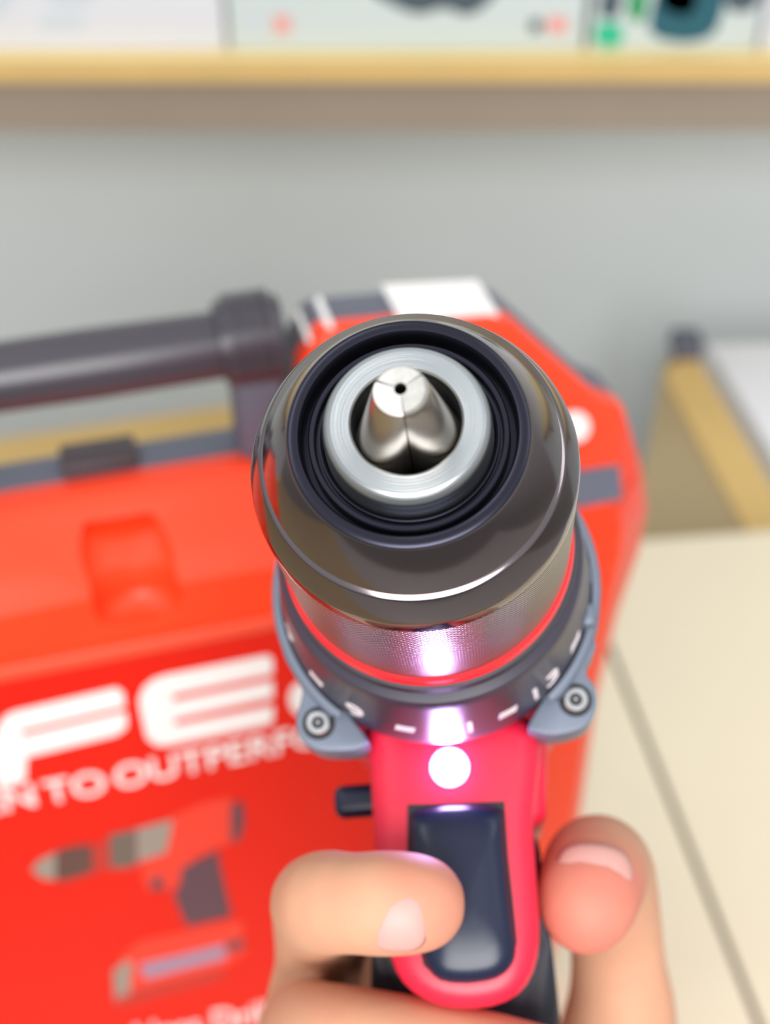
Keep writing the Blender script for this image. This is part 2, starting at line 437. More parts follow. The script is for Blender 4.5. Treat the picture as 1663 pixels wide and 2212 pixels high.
def loft(levels):
    """levels: list of (outline, n)"""
    vs, fs = [], []
    n_ = len(levels[0][0])
    for ol, nn in levels:
        assert len(ol) == n_
        vs += [K(u_, v_, nn) for u_, v_ in ol]
    for i in range(len(levels) - 1):
        for k_ in range(n_):
            q = (k_ + 1) % n_
            fs.append((i * n_ + k_, i * n_ + q, (i + 1) * n_ + q, (i + 1) * n_ + k_))
    fs.append(tuple(range(n_))); fs.append(tuple(range(len(levels) * n_ - 1, (len(levels) - 1) * n_ - 1, -1)))
    return mesh('loft', vs, fs)
Bp = [(262, 1053), (560, 1004), (632, 990), (650, 790), (692, 724), (1060, 690), (1112, 702), (1290, 860), (1345, 880), (1385, 1010), (1397, 1100), (1380, 1190), (1335, 1320), (1290, 1500), (1255, 1750), (1240, 1850)]
Ap = [(262, 1279), (560, 1232), (622, 1222), (642, 1219), (682, 1210), (1060, 1140), (1110, 1130), (1250, 1107), (1305, 1098), (1335, 1105), (1345, 1135), (1340, 1195), (1312, 1320), (1272, 1500), (1238, 1750), (1224, 1850)]
nB = -0.028
oA = outline(Ap, 0.0); oB = outline(Bp, nB); oC = [(uc + (u_ - uc) * 1.0, v_) for u_, v_ in oB]
shell = link('front_shell', loft([(oA, 0.0), (oB, nB), (oC, -0.036)]), M['case_red'], case)
bvh_cache = {}
def hit(ob, px, py):
    if ob.name not in bvh_cache:
        bpy.context.view_layer.update()
        dg = bpy.context.evaluated_depsgraph_get(); dg.update()
        mm_ = ob.evaluated_get(dg).to_mesh(); mw = ob.matrix_world
        bvh_cache[ob.name] = BVHTree.FromPolygons([mw @ v.co for v in mm_.vertices], [tuple(p_.vertices) for p_ in mm_.polygons])
    o_ = CM.translation; d_ = (at(px, py, 1.0) - o_).normalized()
    return bvh_cache[ob.name].ray_cast(o_, d_)[:2]
# thumb pocket under the handle
RP = 0.0138
vs, fs = [], []
def surf(px, py):          # case coordinates of a point of the shell's face
    q = hit(shell, px, py)[0] - O0
    return Vector((q.dot(U), q.dot(V), q.dot(Nn)))
rows = [surf(256 + 46 * f_, 1118 + 196 * f_) for f_ in [i / 8 for i in range(9)]]
rings = []
for i, q in enumerate(rows):
    f_ = i / 8
    rings.append((q.x, q.y, q.z + (-0.0095 + 0.0125 * min(1, f_ / 0.6)), RP))
last = rings[-1]
for a in [j * PI / 14 for j in range(1, 8)]:
    rings.append((last[0], last[1] - 0.006 * math.sin(a), last[2], RP * (0.4 + 0.6 * math.cos(a))))
for u_, v_, n__, r_ in rings:
    for k_ in range(32):
        a = 2 * PI * k_ / 32
        vs.append(K(u_ + r_ * math.cos(a), v_, n__ + r_ * math.sin(a)))
for i in range(len(rings) - 1):
    for k_ in range(32):
        q = (k_ + 1) % 32; fs.append((i * 32 + k_, i * 32 + q, (i + 1) * 32 + q, (i + 1) * 32 + k_))
fs.append(tuple(range(32))); fs.append(tuple(range(len(rings) * 32 - 1, (len(rings) - 1) * 32 - 1, -1)))
cut = link('cutter', mesh('cut', vs, fs), M['case_red'], case)
md = shell.modifiers.new('pocket', 'BOOLEAN'); md.operation = 'DIFFERENCE'; md.object = cut; md.solver = 'EXACT'
md2 = shell.modifiers.new('soft', 'BEVEL'); md2.width = 0.003; md2.segments = 3; md2.limit_method = 'ANGLE'; md2.angle_limit = math.radians(20)
baked(shell); bpy.data.objects.remove(cut); bvh_cache.clear()
for f in shell.data.polygons: f.use_smooth = True
shell.data.set_sharp_from_angle(angle=math.radians(40))

# rear shell, dark grey
grow = [(uc + (u_ - uc) * 1.0, v_) for u_, v_ in oB]
oD = [(u_, v_ + (0.004 if v_ > vb + 0.1 else 0)) for u_, v_ in oB]
oE = [(uc + (u_ - uc) * 0.97, v_ - 0.060 if v_ > vb + 0.1 else v_) for u_, v_ in oB]
rear = link('rear_shell', loft([(oC, -0.036), (oB, -0.038), (oB, -0.051), (oE, -0.090)]), M['case_grey'], case)
bevel(rear, 0.003, 3, 30)
# darker moulded pad in the handle recess
a_ = cuv(140, 1045, -0.045)[0]; b_ = cuv(300, 1010, -0.045)[0]; vt = cuv(262, 1049, nB)[1]
me = box_me(a_ - uc, b_ - uc, 0.007, 0.020, vt - vb - 0.002, vt - vb + 0.0035)
bevel(link('hinge_pad', me, M['case_dark'], case), 0.001, 2)

def patch(name, pts, ob, m_, parent, off=0.0006, thick=0.0008):
    """a thin label lying on the surface of ob"""
    inv = parent.matrix_world.inverted(); c_ = []; nn = Vector()
    for x, y in pts:
        h_ = hit(ob, x, y)
        if h_[0] is None: continue
        c_.append(h_[0]); nn += h_[1]
    nn.normalize(); n_ = len(c_)
    vs = [inv @ (q + nn * off) for q in c_] + [inv @ (q - nn * thick) for q in c_]
    fs = [tuple(range(n_)), tuple(range(2 * n_ - 1, n_ - 1, -1))] + [(i, (i + 1) % n_, n_ + (i + 1) % n_, n_ + i) for i in range(n_)]
    return link(name, mesh(name, vs, fs), m_, parent)
bpy.context.view_layer.update()
patch('round_sticker', [(1240 + 33 * math.cos(a), 922 + 34 * math.sin(a)) for a in [i * PI / 10 for i in range(20)]], shell, M['print_white'], case)
patch('latch_window', [(1170, 1030), (1250, 1016), (1328, 1004), (1336, 1078), (1255, 1094), (1175, 1108)], shell, M['case_grey'], case, 0.002, 0.004)

# white paper labels lying on the top of the rear shell
def top_label(px0, px1, n0, n1, m_=M['print_white']):
    lv = None
    a = cuv(px0, 700, -0.045)[0] - uc; b2 = cuv(px1, 640, -0.045)[0] - uc
    return a, b2
ptop = max(v_ for u_, v_ in oB)
def top_v(u_):       # height of the rear shell's top line above the base at u
    pts = sorted([q for q in oB if q[0] > uc + 0.055 and q[1] > ptop - 0.02])
    for i in range(len(pts) - 1):
        if pts[i][0] <= u_ <= pts[i + 1][0] and pts[i + 1][0] > pts[i][0]:
            f_ = (u_ - pts[i][0]) / (pts[i + 1][0] - pts[i][0]); return pts[i][1] * (1 - f_) + pts[i + 1][1] * f_
    return pts[-1][1]
for (x0, y0, x1, y1, na, nb_) in ((646, 735, 700, 725, -0.031, -0.049), (838, 680, 1045, 655, -0.031, -0.0525)):
    ua = cuv(x0, y0, -0.045)[0]; ub_ = cuv(x1, y1, -0.045)[0]
    vs = []
    for n__ in (na, nb_):
        for u_ in (ua, ub_):
            for dz in (-0.001, 0.0012): vs.append(K(u_, top_v(u_) + dz, n__))
    link('paper_label', mesh('lab', vs, [(0, 1, 3, 2), (4, 6, 7, 5), (0, 4, 5, 1), (2, 3, 7, 6), (0, 2, 6, 4), (1, 5, 7, 3)]), M['print_white'], case)

# carry handle: round bar with two collars and legs
hn = -0.040
def tube_me(path, radii, seg=24):
    vs, fs = [], []
    for i, p_ in enumerate(path):
        p_ = Vector(p_); a = Vector(path[max(0, i - 1)]); b2 = Vector(path[min(len(path) - 1, i + 1)])
        d_ = (b2 - a).normalized(); s1 = d_.cross(Vector((0, 1, 0.01))).normalized(); s2 = d_.cross(s1)
        for k_ in range(seg):
            an = 2 * PI * k_ / seg; vs.append(p_ + (s1 * math.cos(an) + s2 * math.sin(an)) * radii[i])
    for i in range(len(path) - 1):
        for k_ in range(seg):
            q = (k_ + 1) % seg; fs.append((i * seg + k_, i * seg + q, (i + 1) * seg + q, (i + 1) * seg + k_))
    fs.append(tuple(range(seg))); fs.append(tuple(range(len(path) * seg - 1, (len(path) - 1) * seg - 1, -1)))
    return mesh('tube', vs, fs)
hv = cuv(262, 776, hn)[1]; ue = cuv(480, 745, hn)[0] - uc; um = cuv(600, 715, hn)[0] - uc
hy = -0.03 - hn
zc = hv - vb
hnd = link('carry_handle', tube_me([(-ue - .006, hy, zc), (-ue, hy, zc), (0, hy, zc), (ue, hy, zc), (ue + .006, hy, zc)], [.0104, .0104, .0108, .0104, .0104]), M['handle'], case, smooth=40)
ztop = vt - vb
for sg in (-1, 1):
    a0, a1 = sorted((sg * (ue - 0.001), sg * um))
    q = link('handle_collar', tube_me([(a0, hy, zc + .0005), ((a0 + a1) / 2, hy, zc + .001), (a1, hy, zc + .0005)], [.0128, .0135, .0128]), M['handle'], case, smooth=40)
    # ridges on the collar
    for i in range(4):
        xx = a0 + (a1 - a0) * (0.2 + 0.2 * i)
        link('ridge', tube_me([(xx - .0012, hy, zc + .001), (xx + .0012, hy, zc + .001)], [.0145, .0145]), M['handle'], q, smooth=40)
    xm = (a0 + a1) / 2; w_ = abs(a1 - a0) / 2 - 0.0005
    bevel(box('handle_leg', xm - w_ * 0.75, xm + w_ * 1.05 , hy - 0.009, hy + 0.009, ztop - 0.002, zc, M['case_grey'], case), 0.003, 3)

# ledge above the sticker, sticker panel and its print
def zp(pts, ox=0, oy=1400, k_=2.3757):       # reading positions of the print on the sticker
    return [(x / k_ + ox, y / k_ + oy) for x, y in pts]
def decal(pts, n0, n1):
    q = [cuv(x, y, n1) for x, y in pts]
    n_ = len(q)
    vs = [K(u_, v_, n1) for u_, v_ in q] + [K(u_, v_, n0) for u_, v_ in q]
    fs = [tuple(range(n_)), tuple(range(2 * n_ - 1, n_ - 1, -1))] + [(i, (i + 1) % n_, n_ + (i + 1) % n_, n_ + i) for i in range(n_)]
    return vs, fs
uL = 2 * uc - cuv(1262, 1500)[0] + 0.004; uR = cuv(1262, 1500)[0] - 0.004
vT = cuv(300, 1411)[1]; vT2 = cuv(300, 1383)[1]
me = box_me(uL - uc, uR - uc, -0.0315, -0.028, vT - vb, vT2 - vb)
bevel(link('ledge', me, M['ledge_lit_red'], case), 0.0008, 2)
me = box_me(uL - uc + .004, uR - uc - .012, -0.0308, -0.028, 0.02, vT - vb - 0.0005)
link('sticker', me, M['sticker_red'], case)
def decal_obj(name, polys, mats, parent=case, n0=0.0008, n1=0.0011):
    vs, fs, mi = [], [], []
    for i, (pts, k_) in enumerate(polys):
        a, f_ = decal(pts, n0, n1 + i * 0.00002)
        b0 = len(vs); vs += a; fs += [tuple(x + b0 for x in g) for g in f_]; mi += [k_] * len(f_)
    me = bpy.data.meshes.new(name); me.from_pydata(vs, [], fs)
    o = link(name, me, mats, parent)
    for f, k_ in zip(me.polygons, mi): f.material_index = k_
    return o
Fp = zp([(600, 205), (632, 228), (642, 300), (110, 425), (114, 452), (642, 328), (652, 360), (648, 410), (600, 446), (138, 560), (132, 670), (100, 700), (0, 718), (-20, 700), (-30, 480), (-10, 400), (30, 348), (70, 328)])
Ep = zp([(1375, 38), (1398, 55), (1400, 132), (884, 242), (888, 274), (1400, 168), (1402, 254), (894, 366), (900, 398), (1402, 296), (1402, 372), (1380, 392), (860, 500), (800, 500), (752, 460), (726, 350), (712, 270), (736, 205), (790, 160), (860, 138)])
decal_obj('big_lettering', [(Fp, 0)], [M['print_white']])
decal_obj('big_lettering', [(Ep, 0)], [M['print_white']])
decal_obj('big_lettering', [([(654 + 30 * math.cos(a), 1510 + 36 * math.sin(a)) for a in [i * PI / 8 for i in range(16)]], 0)], [M['print_white']])
pic = [(zp([(160, 1142), (200, 1092), (300, 1045), (300, 1190), (220, 1186)]), 2),
       (zp([(285, 1050), (350, 1022), (470, 1008), (475, 1152), (330, 1196), (285, 1190)]), 0),
       (zp([(475, 1010), (560, 985), (565, 1135), (478, 1152)]), 4),
       (zp([(560, 962), (700, 932), (700, 1120), (570, 1136)]), 1),
       (zp([(702, 932), (890, 880), (882, 985), (850, 1052), (704, 1100)]), 2),
       (zp([(892, 860), (1050, 790), (1190, 765), (1200, 990), (1000, 1080), (920, 1200), (880, 1260), (830, 1200), (760, 1250), (720, 1150), (740, 1100), (852, 1060)]), 3),
       (zp([(1185, 800), (1245, 792), (1255, 900), (1222, 1000), (1185, 990)]), 5),
       (zp([(770, 1182), (832, 1172), (842, 1240), (782, 1246)]), 5),
       (zp([(930, 1130), (1010, 1090), (1120, 1040), (1132, 1130), (1190, 1380), (960, 1432), (890, 1270), (922, 1220)]), 5),
       (zp([(600, 1640), (640, 1560), (720, 1500), (1240, 1395), (1262, 1560), (1150, 1640), (640, 1770)]), 3),
       (zp([(720, 1622), (940, 1572), (1150, 1520), (1162, 1592), (740, 1702)]), 6),
       (zp([(1162, 1512), (1248, 1490), (1250, 1540), (1166, 1560)]), 5),
       (zp([(580, 1660), (650, 1600), (680, 1620), (670, 1700), (665, 1800), (590, 1815)]), 2),
       (zp([(600, 1790), (1150, 1650), (1150, 1690), (610, 1840)]), 4)]
decal_obj('printed_drill_picture', pic, [M['print_brown'], M['print_grey'], M['print_lgrey'], M['print_red'], M['print_dred'], M['print_plum'], M['print_violet']])
def fit_text(s, p0, p1, hpx, m_=M['print_white'], nm='slogan_lettering'):
    """text whose baseline runs p0 -> p1 (photo pixels on the sticker)"""
    me = text_me(s)
    xs = [v.co.x for v in me.vertices]; ys = [v.co.y for v in me.vertices]
    x0, x1, y1 = min(xs), max(xs), max(ys)
    a = Vector(cuv(*p0, 0.001)); b2 = Vector(cuv(*p1, 0.001)); hgt = cuv(p0[0], p0[1] - hpx, 0.001)[1] - a[1]
    for v in me.vertices:
        f_ = (v.co.x - x0) / (x1 - x0); h_ = v.co.y / y1 * hgt
        q = a.lerp(b2, f_); v.co = K(q[0], q[1] + h_, 0.0009 + (0.0003 if v.co.z > 0 else 0))
    return link(nm, me, m_, case)
fit_text('DRIVEN', (-268, 1812), (80, 1738), 50)
fit_text('TO', (100, 1736), (232, 1710), 50)
fit_text('OUTPERFORM', (252, 1704), (818, 1580), 50)
fit_text('Brushless Drill', (160, 2286), (585, 2206), 48)

# ---------------------------------------------------------------- the drill
P0 = Vector((3.0, 10.56, -176.0)) * MM
Yl = Vector((6.35, -24.8, -74.0)).normalized()
u0 = Vector((-math.sin(math.radians(5)), math.cos(math.radians(5)), 0))
Zl = (u0 - Yl * u0.dot(Yl)).normalized(); Xl = Yl.cross(Zl)
DL = Matrix(((Xl.x, Yl.x, Zl.x, P0.x), (Xl.y, Yl.y, Zl.y, P0.y), (Xl.z, Yl.z, Zl.z, P0.z), (0, 0, 0, 1)))
DW = CM @ DL; DWI = DW.inverted()
drill = empty('cordless_drill', DW)
tag(drill, 'cordless drill with black chrome chuck, red body and lit lamp, held in the hand', 'drill')
def dxz(px, py, s_):
    """local (x, z) in mm on the plane y = s_ mm"""
    o_ = DWI @ CM.translation; d_ = (DWI @ at(px, py, 1.0)) - o_
    t__ = (s_ * MM - o_.y) / d_.y; q = o_ + d_ * t__
    return (q.x / MM, q.z / MM)
def dpoly(pts, s_): return [dxz(x, y, s_) for x, y in pts]

slv = link('chuck_sleeve', lathe_me([(6, 11.6), (2.6, 11.8), (2.4, 12.6), (2.9, 12.7), (3.2, 13.2), (7, 13.4), (7, 14.6), (1, 14.5), (0.25, 14.6), (0.05, 14.8), (0, 15.1), (0, 15.9), (0.15, 16.15), (0.5, 16.4),
     (6.4, 20.3), (6.7, 20.35), (7.0, 20.1), (7.35, 20.15), (7.5, 20.75), (7.6, 20.95), (7.75, 21.05), (11.6, 22.75), (12.3, 23.0), (13.0, 23.15), (15.3, 23.2), (15.6, 23.0)], 192), M['chrome'], drill, smooth=30)
# dark front recess
link('front_lip', lathe_me([(4.5, 11.4), (1.8, 11.5), (1.5, 11.8), (1.5, 12.0), (2.4, 12.1), (2.4, 12.4), (1.4, 12.5), (1.25, 12.65), (1.25, 13.2), (1.45, 13.4), (3.5, 13.5), (3.5, 14.2), (0.6, 14.25), (0.2, 14.35), (-0.15, 14.6), (-0.25, 15.0), (-0.25, 15.7), (-0.1, 16.0), (0.3, 16.2), (1.0, 16.3), (1.5, 16.2), (5, 16.0), (5, 11.4)], 160), M['blackened'], drill, smooth=30)
link('knurled_band', lathe_me([(15.6, 22.9), (15.9, 23.15), (46, 23.4), (46.4, 23.2)], 192), M['knurl'], drill, smooth=30)
link('red_ring', lathe_me([(46.4, 22.5), (46.4, 23.5), (46.8, 23.9), (48.6, 24.2), (49.2, 23.9), (49.2, 22.5)], 160), M['ring_red'], drill, smooth=30)
link('steel_nose', lathe_me([(6, 7.0), (-3.0, 7.1), (-3.4, 7.25), (-3.6, 7.5), (-3.6, 9.9), (-3.45, 10.2), (-3.0, 10.7), (-2.2, 11.05), (-1.2, 11.15), (3.5, 11.35)], 160), M['steel'], drill, smooth=25)
link('chuck_bore', lathe_me([(-2.9, 7.05), (0, 7.5), (6, 8.5), (14, 9.5), (14, 0.01)], 64), M['hole'], drill, smooth=30)

# three jaws meeting in a blunt tip
def jaw(alpha, tilt):
    vs, fs = [], []
    NA = 18; levels = [-14.0, -13.6, -12, -10, -8, -6, -4, -2, 0, 3, 7]
    for i, s_ in enumerate(levels):
        d_ = s_ + 14.0; rj = 3.25 + 0.09 * d_; c_ = 0.02 + 0.245 * d_
        if i == 0: rj -= 0.30
        lim = PI / 3 - 0.025
        T = PI * 0.8
        for q in range(200):
            tt = PI * 0.8 * (q + 1) / 200
            if math.atan2(rj * math.sin(tt), c_ + rj * math.cos(tt)) > lim: T = tt; break
        pts = [(0.80 * math.cos(f_), 0.80 * math.sin(f_)) for f_ in (-lim, -lim / 2, 0, lim / 2, lim)][::-1]
        arc = [(c_ + rj * math.cos(-T + 2 * T * k_ / NA), rj * math.sin(-T + 2 * T * k_ / NA)) for k_ in range(NA + 1)]
        ring = arc + pts
        for x, y in ring:
            ca_, sa_ = math.cos(alpha), math.sin(alpha)
            ss = s_ + (0.0 if i else (x * x + y * y) ** .5 * tilt)
            if i == 1: ss = s_ + 0.35
            vs.append(((x * ca_ - y * sa_) * MM, ss * MM, (x * sa_ + y * ca_) * MM))
        n_ = len(ring)
    for i in range(len(levels) - 1):
        for k_ in range(n_):
            q = (k_ + 1) % n_; fs.append((i * n_ + k_, i * n_ + q, (i + 1) * n_ + q, (i + 1) * n_ + k_))
    fs.append(tuple(range(n_)))
    me = mesh('jaw', vs, fs)
    o = link('jaw', me, [M['jaw'], M['jawtip']], drill, smooth=35)
    for f in me.polygons:
        if all(v < 2 * n_ for v in f.vertices): f.material_index = 1
        if len(f.vertices) > 4: f.material_index = 1
    return o
jaw(math.radians(-27), 0.10); jaw(math.radians(93), 0.10); jaw(math.radians(213), 0.22)

# torque collar
CP = [(49.2, 22.5), (50.5, 23.2), (54.5, 24.2), (55.0, 25.0), (55.4, 25.7), (56.2, 26.1), (58.5, 26.4), (70, 27.9), (76, 28.5), (79.5, 28.6), (80.5, 28.2), (82, 27.5)]
link('torque_collar', lathe_me(CP, 160), M['clutch'], drill, smooth=30)
link('gasket', lathe_me([(49.0, 22.8), (49.6, 24.6), (51.5, 24.9), (52.5, 24.4), (53, 23)], 128), M['rubber'], drill, smooth=30)
def collar_r(s_):
    for (a, ra), (b2, rb) in zip(CP, CP[1:]):
        if a <= s_ <= b2 and a >= 55: return ra + (rb - ra) * (s_ - a) / (b2 - a)
    return 28.5
def wrap_text(s, px, py, size, nm='number', cp_=False):
    # find angle from the pixel, at the rear part of the collar
    best = None
    for i in range(720):
        th = 2 * PI * i / 720
        for s_ in (70.2,):
            r = collar_r(s_); p_ = CI @ (DW @ Vector((r * MM * math.cos(th), s_ * MM, r * MM * math.sin(th))))
            x = 831.5 + FPX * p_.x / -p_.z; y = 1106 - FPX * p_.y / -p_.z
            d_ = (x - px) ** 2 + (y - py) ** 2
            if math.sin(th) < 0.3 and (best is None or d_ < best[0]): best = (d_, th)
    th0 = best[1]
    if s == '-':
        pts = [(-1.1, -0.8), (-0.5, 0.8), (1.1, 0.8), (0.5, -0.8)] if False else [(-1.9, -1.3), (-1.5, 1.3), (1.9, 1.3), (1.5, -1.3)]
        co = [(x, y, z) for z in (0, 1) for x, y in pts]; faces = [(0, 1, 2, 3), (7, 6, 5, 4), (0, 4, 5, 1), (1, 5, 6, 2), (2, 6, 7, 3), (3, 7, 4, 0)]
        me = mesh('dash', co, faces); sc_ = 1.0
        cx_ = 0; cy_ = 0
    else:
        me = text_me(s, size, 0.5); xs = [v.co.x for v in me.vertices]; ys = [v.co.y for v in me.vertices]
        cx_ = (min(xs) + max(xs)) / 2; cy_ = (min(ys) + max(ys)) / 2
    for v in me.vertices:
        s_ = 70.2 - (v.co.y - cy_); r = collar_r(s_) + (0.12 if v.co.z > 0.01 else -0.1); th = th0 + (v.co.x - cx_) / r
        v.co = (r * MM * math.cos(th), s_ * MM, r * MM * math.sin(th))
    return link(nm, me, M['number'], drill)
for s_, px, py in (('7', 640, 1370), ('-', 697, 1455), ('9', 780, 1513), ('-', 880, 1548), ('11', 985, 1545), ('-', 1080, 1508), ('13', 1160, 1458), ('-', 1218, 1375)):
    wrap_text(s_, px, py, 8.6, 'number' if s_ != '-' else 'dash_mark')

# grey gear housing with screw ears
gh = lathe_me([(76, 28.9), (76.3, 30.0), (77, 30.5), (84, 30.8), (96, 30.6), (100, 29.5), (100, 20), (90, 20), (82, 27.0), (77, 28.5)], 180, True)
bmh = bmesh.new(); bmh.from_mesh(gh)      # the flange is open below, between the two screw ears
bmesh.ops.delete(bmh, geom=[f for f in bmh.faces if abs(math.degrees(math.atan2(f.calc_center_median().x, -f.calc_center_median().z))) < 41], context='FACES')
bmesh.ops.holes_fill(bmh, edges=[e_ for e_ in bmh.edges if e_.is_boundary]); bmh.to_mesh(gh); bmh.free()
link('gear_housing', gh, M['gear'], drill, smooth=30)
SE = 78.0
earL = dpoly([(604, 1395), (622, 1440), (655, 1485), (648, 1520), (638, 1545), (640, 1580), (655, 1606), (685, 1622), (735, 1624), (775, 1620), (797, 1606), (790, 1590), (755, 1545), (735, 1518), (700, 1480), (650, 1400)], SE)
earR = dpoly([(1292, 1380), (1282, 1415), (1265, 1438), (1268, 1460), (1285, 1480), (1291, 1512), (1285, 1545), (1265, 1570), (1235, 1582), (1190, 1590), (1145, 1578), (1138, 1570), (1160, 1530), (1180, 1500), (1215, 1450), (1250, 1390)], SE)
for pts in (earL, earR):
    ear = link('screw_ear', prism_me(rounded(pts, 1), SE, SE + 11), M['gear'], drill)
    bevel(ear, 0.0007, 3, 40)
for px, py in ((688, 1562), (1243, 1512)):
    x, z = dxz(px, py, SE - 0.2)
    tr = Matrix.Translation((x * MM, (SE - 0.6) * MM, z * MM))
    sock = link('screw_socket', lathe_me([(0.55, 3.0), (0.3, 2.95), (0.3, 2.2)], 40), M['hole'], drill, tr, smooth=30)
    scr = link('screw', lathe_me([(0.6, 2.25), (-0.1, 2.2), (-0.35, 1.95), (-0.4, 1.6), (-0.35, 1.15), (0.5, 1.05), (0.6, 0.01)], 40), M['screw'], drill, tr, smooth=30)
    star = []
    for k_ in range(12):
        r = 1.25 if k_ % 2 == 0 else 0.8; star.append((r * math.cos(k_ * PI / 6), r * math.sin(k_ * PI / 6)))
    link('drive_recess', prism_me(star, -0.42, 0.1), M['hole'], scr)
    link('drive_pin', lathe_me([(-0.5, 0.01), (-0.5, 0.35), (0.1, 0.4)], 16), M['screw'], scr, smooth=30)
# cast ribs on the right flank of the housing
for px, py, w_, h_ in ((1262, 1240, 2.2, 4.0), (1268, 1330, 2.6, 4.0)):
    x, z = dxz(px, py, 74)
    bevel(link('housing_rib', prism_me([(x - w_ / 2, z - h_ / 2), (x + w_ / 2, z - h_ / 2), (x + w_ / 2, z + h_ / 2), (x - w_ / 2, z + h_ / 2)], 72.5, 82), M['gear'], drill), 0.0006, 2)

# red motor body behind, red front of the handle
link('motor_body', lathe_me([(88, 20), (88, 29.0), (92, 29.6), (150, 30), (175, 28.5), (186, 25), (190, 18), (190, 0.01)], 96), M['drill_red'], drill, smooth=35)
SF = 84.0
frame = dpoly([(782, 1540), (800, 1640), (808, 1740), (812, 1840), (826, 1980), (850, 2085), (882, 2135), (940, 2170), (1010, 2180), (1080, 2170), (1130, 2140), (1158, 2085), (1166, 2010), (1158, 1900), (1150, 1780), (1160, 1700), (1166, 1640), (1168, 1545)], SF + 8)
chin = link('front_housing', prism_me(rounded(frame, 1), SF, 128), M['drill_red'], drill)
bevel(chin, 0.0045, 5, 40)
# wider flanks of the body
fl1 = dpoly([(775, 1585), (800, 1660), (812, 1790), (1160, 1790), (1180, 1760), (1183, 1575)], 98)
bevel(link('side_housing', prism_me(fl1, 96, 150), M['drill_red'], drill), 0.003, 3)

# recess around the trigger and the trigger
rec = dpoly([(880, 1738), (880, 1880), (896, 2000), (914, 2085), (950, 2118), (1010, 2125), (1072, 2114), (1108, 2080), (1117, 2035), (1110, 1960), (1098, 1850), (1090, 1731)], SF)
link('trigger_recess', prism_me(rec, SF - 0.15, SF + 3), M['hole'], drill)
trg = rounded(dpoly([(882, 1738), (882, 1800), (884, 1880), (898, 2000), (914, 2085), (945, 2122), (1010, 2128), (1080, 2116), (1114, 2080), (1116, 2030), (1106, 1960), (1094, 1850), (1090, 1790), (1089, 1730)], SF - 2), 2)
cxm = sum(p_[0] for p_ in trg) / len(trg); czm = sum(p_[1] for p_ in trg) / len(trg)
vs, fs = [], []; n_ = len(trg)
LV = [(SF + 10, 1.0), (SF + 1.0, 1.0), (SF - 0.6, .985), (SF - 1.6, .95), (SF - 2.5, .88), (SF - 3.1, .78), (SF - 3.6, .60), (SF - 3.9, .35), (SF - 4.0, .1)]
for s_, k_ in LV:
    for x, z in trg: vs.append(((cxm + (x - cxm) * k_) * MM, s_ * MM, (czm + (z - czm) * (k_ * 0.75 + 0.25 * (k_ > .9) + .25 * min(1, k_ / .9) * (k_ <= .9))) * MM))
for i in range(len(LV) - 1):
    for k_ in range(n_):
        q = (k_ + 1) % n_; fs.append((i * n_ + k_, i * n_ + q, (i + 1) * n_ + q, (i + 1) * n_ + k_))
fs.append(tuple(range((len(LV) - 1) * n_, len(LV) * n_)))
tro = link('trigger', mesh('trigger', vs, fs), M['gloss_black'], drill, smooth=1)

# lamp
lx, lz = dxz(971, 1657, SF - 0.2)
tr = Matrix.Translation((lx * MM, SF * MM, lz * MM))
link('lamp_bezel', lathe_me([(0.4, 3.9), (-0.15, 3.85), (-0.25, 3.6), (-0.1, 3.3), (0.3, 3.2)], 48), M['drill_red'], drill, tr, smooth=30)
link('lamp_lens', lathe_me([(0.2, 3.25), (-0.4, 3.15), (-1.0, 2.6), (-1.45, 1.5), (-1.6, 0.01)], 48), M['led'], drill, tr, smooth=1)

# forward / reverse button
x0, zb = dxz(722, 1732, 100); x1, _ = dxz(1176, 1700, 100)
def button(xa, xb, z_, y_, r_, nm):
    me = lathe_me([(xa, 0.01), (xa, r_ - 0.4), (xa + 0.4, r_), (xb, r_)], 40)
    o = link(nm, me, M['rubber'], drill, Matrix.Translation((0, y_ * MM, z_ * MM)) @ Matrix.Rotation(-PI / 2, 4, 'Z'), smooth=30)
    return o
zb = dxz(762, 1732, 101)[1]
o = link('direction_button', prism_me(rounded([(x0, zb - 3.1), (x0, zb + 3.1), (-6, zb + 3.1), (-6, zb - 3.1)], 1) if False else [(x0, zb - 3.1), (x0, zb + 3.1), (-6, zb + 3.1), (-6, zb - 3.1)], 98, 104), M['gloss_black'], drill)
bevel(o, 0.0018, 4, 40)
zb2 = dxz(1168, 1695, 101)[1]
o = link('direction_button', prism_me([(8, zb2 - 3.1), (8, zb2 + 3.1), (x1, zb2 + 3.1), (x1, zb2 - 3.1)], 98, 104), M['gloss_black'], drill)
bevel(o, 0.0018, 4, 40)

# rubber grip behind the trigger
gp = dpoly([(808, 1800), (815, 1900), (800, 2050), (790, 2200), (800, 2500), (1200, 2500), (1214, 2200), (1196, 2050), (1172, 1900), (1165, 1760)], 104)
gme = prism_me(gp, 100, 134)
for v in gme.vertices: v.co.y += max(0.0, -v.co.z - 0.06) * 0.35
gr = link('grip', gme, M['rubber'], drill)
bevel(gr, 0.007, 5, 40)
gx = sum(p_[0] for p_ in gp) / len(gp)

